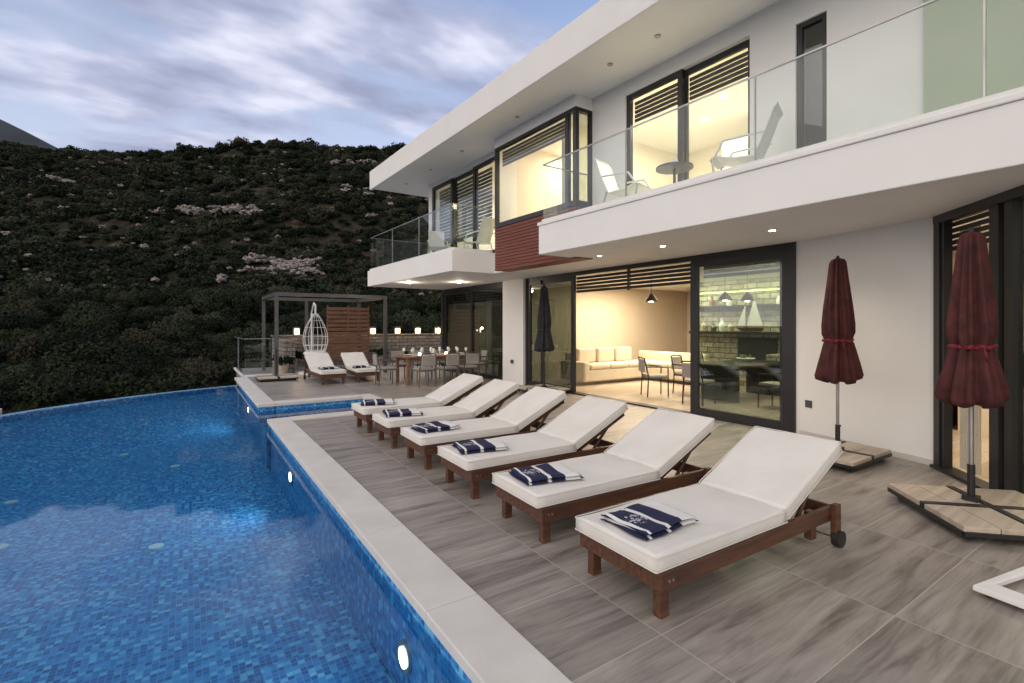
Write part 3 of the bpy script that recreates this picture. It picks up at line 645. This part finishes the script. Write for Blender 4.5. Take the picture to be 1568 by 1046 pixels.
def chair_parts(name,mat,seatmat,loc,rz):
    e=empty(name,loc,rz); b=MB()
    for (x,y) in ((-.22,-.22),(.22,-.22)): b.tube((x,y,0),(x*0.95,y,0.64),0.015,mat)
    for (x,y) in ((-.22,.24),(.22,.24)): b.path([(x,y,0),(x*.95,y*0.9,0.45),(x*.9,y+0.06,0.84)],0.015,mat)
    for sx in (-1,1): b.path([(sx*.21,-.22,.64),(sx*.24,0,.66),(sx*.21,.26,.66)],0.016,mat)
    b.path([(-.21,.30,.84),(-.1,.34,.86),(.1,.34,.86),(.21,.30,.84)],0.015,mat)
    b.path([(-.22,-.22,.42),(.22,-.22,.42),(.22,.22,.42),(-.22,.22,.42),(-.22,-.22,.42)],0.014,mat)
    b.build('frame',e)
    b=MB(); b.box(-.22,.22,-.23,.21,.43,.48,seatmat); b.box(-.19,.19,.25,.28,.55,.84,seatmat,Matrix.Rotation(R(-3),4,'X')); b.build('cushions',e,bevel=0.015); return e
c0=chair_parts('dining_chair','black','skin_leather',(8.65,7.3,0.012),R(60))
for (x,y,r) in ((9.6,7.15,5),(10.4,7.2,-4),(9.3,4.95,176),(10.2,4.95,183),(8.55,6.1,95)): dup(c0,'dining_chair',(x,y,0.012),R(r))
b=MB(); b.box(9.0,11.2,5.55,6.65,0.72,0.77,'black'); b.box(9.2,9.32,5.7,6.5,0,0.72,'black'); b.box(10.88,11.0,5.7,6.5,0,0.72,'black'); b.build('indoor_dining_table',bevel=0.01)
b=MB(); b.lathe([(0.001,0.77),(0.12,0.78),(0.2,0.86),(0.19,0.87)],(10.2,6.1,0),'whitepaint',20)
for i in range(14):
    a=random.random()*6.28; b.lathe([(0.001,-.04),(0.04,0),(0.001,.04)],(10.2+.1*math.cos(a),6.1+.1*math.sin(a),0.9),'plant',8)
b.build('fruit_bowl')
b=MB(); b.box(7.6,8.6,0.2,1.2,0.72,0.76,'whitepaint')
for (x,y) in ((7.65,.25),(8.55,.25),(7.65,1.15),(8.55,1.15)): b.tube((x,y,0),(8.1+(x-8.1)*.6,.7+(y-.7)*.6,.72),0.03,'screenwood')
b.build('breakfast_table')
b=MB(); b.box(9.6,10.9,-0.6,2.4,0,0.86,'cream'); b.box(9.55,10.95,-0.65,2.45,0.861,0.9,'greymetal'); b.build('kitchen_counter')
b=MB(); b.box(8.3,10.8,2.55,2.715,0.0,2.2,'screenwood')
for x in (8.92,9.54,10.16): b.box(x,x+.015,2.54,2.55,0.05,2.15,'black')
b.build('wooden_cabinet')

def railing(name,segs,z0=3.3,h=1.02,sh=True,cap=True):
    e=empty(name); g=MB(); f=MB()
    if sh: g.xf=shear; f.xf=shear
    for (x0,y0,x1,y1) in segs:
        Ln=math.hypot(x1-x0,y1-y0); n=max(1,round(Ln/1.9)); T=Matrix.Translation((x0,y0,0))@Matrix.Rotation(math.atan2(y1-y0,x1-x0),4,'Z')
        for i in range(n):
            a=Ln*i/n+0.012; c=Ln*(i+1)/n-0.012; g.box(a,c,-0.007,0.007,z0-0.02,z0+h,'rail',T)
            if i: f.box(a-0.020,a-0.004,-0.010,0.010,z0,z0+h,'steel',T)
        f.box(0,Ln,-0.010,0.010,z0+h,z0+h+0.018,'steel',T); f.box(0,Ln,-0.03,0.03,z0,z0+0.06,'whitepaint',T)
    g.build('glass_panels',e); f.build('metal_trim',e); return e
railing('glass_railing',[(5.10,6.72,5.10,-4.4),(5.10,6.72,6.1,6.72)],3.345,1.0)
railing('glass_railing',[(5.12,15.4,5.12,10.0),(5.12,9.98,6.15,9.98),(5.12,15.4,9,15.4)],3.3,1.04)
railing('glass_railing',[(1.35,17.0,1.35,20.1),(1.38,16.9,2.15,16.9)],0.0,1.15,sh=False)

def lounge(name,loc,rz,sc):
    e=empty(name,loc,rz); e.scale=(sc,sc,sc); b=MB()
    prof2=[(0.34,.40),(0.26,.43),(0.0,.37),(-.22,.36),(-.34,.62),(-.45,.92),(-.50,.99)]
    for (a,c) in zip(prof2[:-1],prof2[1:]):
        b.raw([(-.24,a[0],a[1]),(.24,a[0],a[1]),(.24,c[0],c[1]),(-.24,c[0],c[1]),(-.24,a[0],a[1]-.02),(.24,a[0],a[1]-.02),(.24,c[0],c[1]-.02),(-.24,c[0],c[1]-.02)],[(0,1,2,3),(7,6,5,4),(0,4,5,1),(1,5,6,2),(3,2,6,7),(0,3,7,4)],'whitepaint')
    for sx in (-1,1):
        b.path([(sx*.26,.30,.40),(sx*.27,.25,0),(sx*.27,-.35,0),(sx*.26,-.24,.36)],0.016,'steel'); b.path([(sx*.26,.28,.40),(sx*.28,.15,.60),(sx*.28,-.36,.62)],0.016,'whitepaint')
    b.build('seat_and_frame',e); return e
l0=lounge('balcony_armchair',(5.66,5.3,3.3),R(-165),0.95); dup(l0,'balcony_armchair',(5.72,3.5,3.3),R(20),0.9); dup(l0,'balcony_armchair',(6.0,10.6,3.3),R(10),.9); dup(l0,'balcony_armchair',(5.55,12.0,3.3),R(160),.9)
def rtable(x,y,z,r=.25,h=.46):
    b=MB(); b.tube((x,y,z+h),(x,y,z+h+.025),r,'greymetal',28); b.tube((x,y,z+.02),(x,y,z+h),.02,'greymetal'); b.tube((x,y,z),(x,y,z+.02),.17,'greymetal',20); return b
b=rtable(5.62,4.4,3.3); b.lathe([(0.001,.485),(.05,.49),(.06,.54),(.04,.59)],(5.62,4.4,3.3),'whitepaint',12); b.build('round_side_table')
b=rtable(5.7,11.3,3.3); b.build('round_side_table')

# ------------------------------------------------------------------ sun loungers
LW=0.67; HX=1.24
lg=empty('sun_lounger',(2.09,1.72,0),R(-1.5))
b=MB()
for y0 in (0,LW-0.035): b.box(0.03,1.87,y0,y0+0.035,0.17,0.275,'wood')
b.box(0.0,0.03,0,LW,0.17,0.275,'wood'); b.box(1.84,1.868,0.036,LW-0.036,0.17,0.27,'wood')
for y0 in (0.036,LW-0.036-0.055):
    b.box(0.035,0.105,y0,y0+0.055,0.0,0.26,'wood'); b.box(1.60,1.67,y0,y0+0.055,0.06,0.26,'wood')
for y0 in (-0.045,LW+0.002): b.box(1.78,1.85,y0,y0+0.043,0.05,0.30,'wood')
x=0.12
while x<HX: b.box(x,x+0.07,0.036,LW-0.036,0.245,0.270,'wood'); x+=0.10
th=math.atan2(0.34,0.72); TB=Matrix.Translation((HX,0,0.27))@Matrix.Rotation(-th,4,'Y')
for y0 in (0.06,LW-0.10): b.box(0,0.80,y0,y0+0.04,-0.045,0.0,'wood',TB)
for i in range(8): b.box(0.04+i*0.1,0.11+i*0.1,0.04,LW-0.04,0.0,0.018,'wood',TB)
for y0 in (0.10,LW-0.12): b.tube((1.52,y0,0.21),(1.76,y0,0.47),0.018,'wood',6)
b.box(1.45,1.78,0.06,0.09,0.20,0.235,'wood'); b.box(1.45,1.78,LW-0.09,LW-0.06,0.20,0.235,'wood')
b.build('frame',lg,bevel=0.005)
b=MB()
for y0 in (-0.055,LW+0.015): b.tube((1.815,y0-0.012,0.058),(1.815,y0+0.04,0.058),0.058,'black',24)
b.tube((1.815,-0.06,0.058),(1.815,LW+0.06,0.058),0.01,'steel')
for xx in (0.06,0.09): b.tube((xx,-.006,0.22),(xx,.002,0.22),0.008,'steel',8)
b.build('wheels',lg)
def cushion(name,lx,parent):
    nx,ny=22,12; t=0.098; q=MB(); vs=[];fs=[]
    rad=0.022
    def H(u,v):
        return 0.006*math.sin(u*8+v*3.1)+0.004*math.sin(v*10+1+u*3)-0.006*(abs(2*v-1)**4)
    ringp=[(rad,0.0),(0.006,0.006),(0.0,rad),(0.0,t-rad),(0.006,t-0.006),(rad,t)]
    xs=[rad+(lx-2*rad)*i/nx for i in range(nx+1)]; ys=[rad+(LW-2*rad)*j/ny for j in range(ny+1)]
    per=[(xs[i],rad) for i in range(nx+1)]+[(lx-rad,ys[j]) for j in range(1,ny+1)]+[(xs[i],LW-rad) for i in range(nx-1,-1,-1)]+[(rad,ys[j]) for j in range(ny-1,0,-1)]
    n=len(per)
    for (ins,z) in ringp:
        k=rad-ins
        for (x,y) in per:
            cx=-1 if x<rad+1e-6 else (1 if x>lx-rad-1e-6 else 0); cy=-1 if y<rad+1e-6 else (1 if y>LW-rad-1e-6 else 0)
            d=Vector((cx,cy)); 
            if d.length>0: d.normalize(); 
            if cx and cy: d*=1.15
            top=H(x/lx,y/LW) if z>=t-0.007 else 0
            vs.append((x+d.x*k,y+d.y*k,z+top))
    for r_ in range(len(ringp)-1):
        for i in range(n): fs.append((r_*n+i,r_*n+(i+1)%n,(r_+1)*n+(i+1)%n,(r_+1)*n+i))
    o=len(vs)
    for i in range(nx+1):
        for j in range(ny+1): vs.append((xs[i],ys[j],t+H(xs[i]/lx,ys[j]/LW)))
    for i in range(nx):
        for j in range(ny): a=o+i*(ny+1)+j; fs.append((a,a+ny+1,a+ny+2,a+1))
    fs.append(tuple(range(n-1,-1,-1)))
    q.raw(vs,fs,'fabric')
    ob=q.build(name,parent,smooth=True)
    p=MB()
    for zz in (0.012,t-0.012):
        k=0.0035; pts=[(k+.004,-.001,zz),(lx-k-.004,-.001,zz),(lx+.001,k+.004,zz),(lx+.001,LW-k-.004,zz),(lx-k-.004,LW+.001,zz),(k+.004,LW+.001,zz),(-.001,LW-k-.004,zz),(-.001,k+.004,zz),(k+.004,-.001,zz)]
        p.path(pts,0.0035,'fabric',5)
    pp=p.build(name+'_piping',parent)
    return ob,pp
c1=cushion('seat_cushion',HX+0.03,lg)
for c in c1: c.location=(-0.04,0,0.276)
c2=cushion('back_cushion',0.83,lg)
for c in c2: c.matrix_local=Matrix.Translation((HX-0.005,0,0.287))@Matrix.Rotation(-th,4,'Y')@Matrix.Translation((0.0,0,0.008))
loung=[(2.11,2.80),(2.12,3.87),(2.13,4.95),(2.14,6.03),(2.15,7.10)]
for i,(x,y) in enumerate(loung): dup(lg,'sun_lounger',(x,y,0),R(-1.5+random.uniform(-1.2,1.2)))
dup(lg,'sun_lounger',(3.55,13.5,0),R(91)); dup(lg,'sun_lounger',(4.5,13.5,0),R(88))
def towel(loc,rz,seed):
    rs=random.Random(seed); b=MB()
    for k in range(2):
        nx,ny=20,14; z0=0.001+k*0.024; sx=0.49-0.025*k; sy=0.37-0.012*k; ox=rs.uniform(-.01,.01); vs=[];fs=[]
        def P(i,j,top):
            u=i/nx*2-1; v=j/ny*2-1
            x=u*sx/2; y=v*sy/2; e=max(abs(u),abs(v)); k2=math.sqrt(max(0,1-max(0,(e-0.88)/0.12)**2))
            wob=0.012*noise.noise(Vector((x*7+seed,y*7,k*3.0)))
            skew=0.012*math.sin(y*14+seed+k)
            return (x+ox+skew,y+0.006*math.sin(x*18+seed*2),z0+0.012+(0.0125*k2*(1 if top else -1))+ (wob if (k==1 and top) else wob*0.15))
        for top in (1,0):
            for i in range(nx+1):
                for j in range(ny+1): vs.append(P(i,j,top))
        n=(nx+1)*(ny+1)
        for i in range(nx):
            for j in range(ny):
                a=i*(ny+1)+j; fs.append((a,a+ny+1,a+ny+2,a+1)); fs.append((n+a,n+a+1,n+a+ny+2,n+a+ny+1))
        b.raw(vs,fs,'towel')
    ob=b.build('folded_towel',smooth=True); ob.location=loc; ob.rotation_euler=(0,0,rz); return ob
allL=[(2.09,1.72)]+loung
for i,(x,y) in enumerate(allL): towel((x+0.28,y+0.33,0.376),R(random.uniform(-14,6)),i*3.7)
towel((3.2,14.0,0.376),R(5),20); towel((4.1,14.0,0.376),R(-5),25)

# ------------------------------------------------------------------ umbrellas
def umb_base(b,c,rz,size=1.0):
    T=Matrix.Translation((c[0],c[1],0))@Matrix.Rotation(rz,4,'Z'); h=size/2
    for sx in (-1,1):
        for sy in (-1,1):
            x0,x1=sorted((sx*0.035,sx*h)); y0,y1=sorted((sy*0.035,sy*h)); ym=(y0+y1)/2
            b.box(x0,x1,y0,ym-0.004,0.078,0.118,'slab',T); b.box(x0,x1,ym+0.004,y1,0.078,0.118,'slab',T)
    b.box(-h,h,-0.028,0.028,0.05,0.125,'black',T); b.box(-0.028,0.028,-h,h,0.05,0.124,'black',T)
    for sx in (-1,1): b.box(sx*h-0.015,sx*h+0.015,-h,h,0.048,0.082,'black',T); b.box(-h+.016,h-.016,sx*h-0.015,sx*h+0.015,0.048,0.081,'black',T)
    for sx in (-1,1):
        for sy in (-1,1):
            p=T@Vector((sx*(h-.07),sy*(h-.07),0.03)); b.tube((p.x-.02,p.y,0.03),(p.x+.02,p.y,0.03),0.03,'black',12)
def umbrella(name,x,y,bc,brz,can='burg',top=2.38,polemat='steel',bot=0.95,seed=0):
    e=empty(name); b=MB(); b.tube((x,y,0.1),(x,y,top-0.03),0.017,polemat,14); b.tube((x,y,0.1),(x,y,0.42),0.026,'black',14); b.box(x-.05,x+.05,y-.05,y+.05,0.12,0.16,'black')
    b.tube((x+.02,y,0.40),(x+.06,y,0.40),0.014,'black',8)
    b.tube((x,y,top-.02),(x,y,top+.03),0.03,'black',12,0.012)
    b.build('pole',e,smooth=False)
    b=MB(); Hh=top-bot
    pr=[(0.02,top),(0.055,top-.02),(0.07,top-.06),(0.09,top-.2*Hh),(0.118,top-.4*Hh),(0.135,top-.55*Hh),(0.135,top-.62*Hh),(0.118,top-.66*Hh),(0.112,top-.68*Hh),(0.125,top-.71*Hh),(0.15,top-.8*Hh),(0.178,top-.9*Hh),(0.195,top-.97*Hh),(0.185,top-Hh),(0.12,top-Hh-.03),(0.03,top-Hh+.05)]
    b.lathe(pr,(x,y,0),can,90,0.26,11,seed); b.build('canopy',e,smooth=True)
    b=MB(); b.lathe([(0.125,top-.665*Hh),(0.134,top-.67*Hh),(0.134,top-.685*Hh),(0.125,top-.69*Hh)],(x,y,0),'tie' if can=='burg' else 'black',90,0.2,11,seed)
    if can=='burg': b.path([(x-.10,y-.10,top-.68*Hh),(x-.15,y-.12,top-.70*Hh),(x-.14,y-.13,top-.75*Hh)],0.007,'tie')
    b.build('tie_strap',e,smooth=True)
    b=MB(); umb_base(b,bc,brz); b.build('weighted_base',e,bevel=0.003)
umbrella('closed_umbrella',6.37,2.67,(6.42,2.83),R(0),seed=1)
umbrella('closed_umbrella',5.50,1.29,(5.445,1.15),R(45),seed=2)
umbrella('closed_umbrella',7.0,9.2,(7.0,9.2),0,'navycanvas',2.5,'black',1.0,3)
b=MB(); umb_base(b,(2.1,15.55),0); b.tube((2.1,15.55,.1),(2.1,15.55,.9),.03,'black'); b.build('umbrella_base')
b=MB()
T=Matrix.Translation((3.86,0.90,0))
b.raw([(0,0,.03),(.95,-.18,.03),(.95,-.25,.03),(.13,-.07,.03),(0,0,.06),(.95,-.18,.06),(.95,-.25,.06),(.13,-.07,.06)],[(4,5,6,7),(0,3,2,1),(0,1,5,4),(1,2,6,5),(2,3,7,6),(3,0,4,7)],'whitepaint',T)
b.raw([(0,0,.03),(.13,-.07,.03),(.02,-.72,.03),(-.09,-.72,.03),(0,0,.0601),(.13,-.07,.0601),(.02,-.72,.0601),(-.09,-.72,.0601)],[(4,7,6,5),(0,1,2,3),(0,3,7,4),(3,2,6,7),(1,0,4,5)],'whitepaint',T)
b.tube((3.92,.84,0),(3.92,.84,.03),.02,'black'); b.tube((3.86,.25,0),(3.86,.25,.03),.02,'black'); b.tube((4.75,.69,0),(4.75,.69,.03),.02,'black')
b.build('white_low_table_frame',bevel=0.004)

# ------------------------------------------------------------------ far terrace
pg=empty('pergola'); b=MB()
for (x,y) in ((2.15,15.9),(5.45,15.9),(2.15,18.9),(5.45,18.9),(3.55,18.9)): b.box(x-.05,x+.05,y-.05,y+.05,0,2.45,'greymetal')
for y in (15.9,18.9): b.box(2.1,5.5,y-.05,y+.05,2.451,2.56,'greymetal')
for x in (2.15,5.45): b.box(x-.05,x+.05,15.951,18.849,2.451,2.558,'greymetal')
b.build('frame',pg)
b=MB()
for i in range(13): b.box(4.2,5.75,18.60,18.63,0.3+i*0.152,0.3+i*0.152+0.118,'screenwood')
for x in (4.2,4.95,5.71): b.box(x,x+.05,18.631,18.67,0,2.3,'screenwood')
b.build('wooden_privacy_screen')
b=MB(); b.box(2.6,13,20.0,20.35,0,1.15,'stone'); b.box(2.55,13,19.97,20.38,1.151,1.2,'stone'); b.box(2.6,2.95,17.6,19.96,0,1.05,'stone'); b.build('stone_garden_wall')
def lantern(x,y,z,s=1.0,pw=5):
    e=empty('candle_lantern',(x,y,z)); e.scale=(s,s,s); b=MB(); b.box(-.06,.06,-.06,.06,0.02,0.2,'lampwarm')
    for sx in (-1,1):
        for sy in (-1,1): b.box(sx*.085-.012,sx*.085+.012,sy*.085-.012,sy*.085+.012,0,.24,'black')
    b.box(-.1,.1,-.1,.1,.241,.265,'black'); b.box(-.1,.1,-.1,.1,0,.018,'black'); b.build('lantern_body',e)
    if pw: point('lantern_light',(0,-.28,.2),pw,(1,.66,.32),.06,e)
for (x,y) in ((3.42,20.1),(6.36,20.1),(7.43,20.1),(8.35,20.1),(9.3,20.1)): lantern(x,y,1.2,1.15,5)
e=empty('hanging_egg_chair',(3.43,16.8,0)); b=MB()
for k in range(16):
    a=2*math.pi*k/16
    lo=8 if 3.6<a<5.8 else 0
    pts=[]
    for i in range(13):
        t=i/12; rr=0.46*math.sin(math.pi*min(1,t*0.93+0.03))**0.75*(1-0.35*t); z=0.45+1.5*t
        if i<=4 or lo==0 or i>=11: pts.append((rr*math.cos(a),rr*math.sin(a),z))
        elif pts: b.path(pts,0.009,'whitepaint',5); pts=[]
    if len(pts)>1: b.path(pts,0.009,'whitepaint',5)
for t in (0.1,0.2,0.32,0.5,0.7,0.85):
    rr=0.46*math.sin(math.pi*min(1,t*0.93+0.03))**0.75*(1-0.35*t); z=0.45+1.5*t; P=[]
    for k in range(25):
        a=2*math.pi*k/24
        if t>0.33 and 3.6<a<5.8:
            if len(P)>1: b.path(P,0.008,'whitepaint',5)
            P=[]; continue
        P.append((rr*math.cos(a),rr*math.sin(a),z))
    if len(P)>1: b.path(P,0.008,'whitepaint',5)
b.lathe([(0.001,.5),(.30,.56),(.38,.66),(.33,.72),(.001,.70)],(0,0,0),'fabric',20)
b.path([(0,0,1.95),(0,0,2.22),(0,.25,2.3),(0,.6,2.0),(0,.62,.05)],0.03,'whitepaint',8); b.tube((0,.1,0),(0,.1,.05),.5,'whitepaint',28); b.build('chair_and_stand',e)
b=MB(); b.box(4.7,6.75,12.1,13.1,0.71,0.75,'tablewood')
for (x,y) in ((4.8,12.2),(6.65,12.2),(4.8,13.0),(6.65,13.0)): b.box(x-.04,x+.04,y-.04,y+.04,0,.71,'tablewood')
b.box(4.85,6.6,12.18,12.21,.62,.709,'tablewood'); b.box(4.85,6.6,12.99,13.02,.62,.709,'tablewood')
b.build('outdoor_dining_table',bevel=0.006)
oc=chair_parts('outdoor_chair','greymetal','skin_leather',(5.05,11.75,0),R(180))
for (x,y,r) in ((5.7,11.72,182),(6.35,11.78,176),(5.05,13.4,2),(5.7,13.42,-3),(6.35,13.4,4),(4.35,12.6,85),(7.05,12.6,-92)): dup(oc,'outdoor_chair',(x,y,0),R(r))
b=MB()
for i in range(7):
    x=4.95+i*0.27; 
    for y in (12.3,12.9):
        b.lathe([(.001,.752),(.035,.755),(.006,.765),(.006,.84),(.04,.88),(.035,.95)],(x,y,0),'tableware',12)
        b.lathe([(.001,.752),(.11,.757),(.12,.766)],(x+.13,y,0),'tableware',18)
b.lathe([(.001,.75),(.05,.755),(.06,.85),(.03,.93)],(5.7,12.6,0),'tableware',14)
for x in (5.3,6.1): b.lathe([(.001,.75),(.03,.75),(.03,.82),(.001,.83)],(x,12.62,0),'lampwarm',10)
b.build('tableware')
def pot(x,y,s):
    e=empty('potted_plant',(x,y,0)); b=MB(); b.lathe([(.001,0),(.14*s,0),(.2*s,.35*s),(.17*s,.35*s),(.001,.3*s)],(0,0,0),'slab',20); b.build('pot',e)
    o=bpy.data.objects.new('foliage',bm_[0]); scene.collection.objects.link(o); o.parent=e; o.location=(0,0,.3*s); o.scale=(.42*s,)*3
for (x,y,s) in ((2.5,17.2,1),(6.3,19.3,1.1),(7.3,19.4,0.9),(3.1,19.2,1.1)): pot(x,y,s)
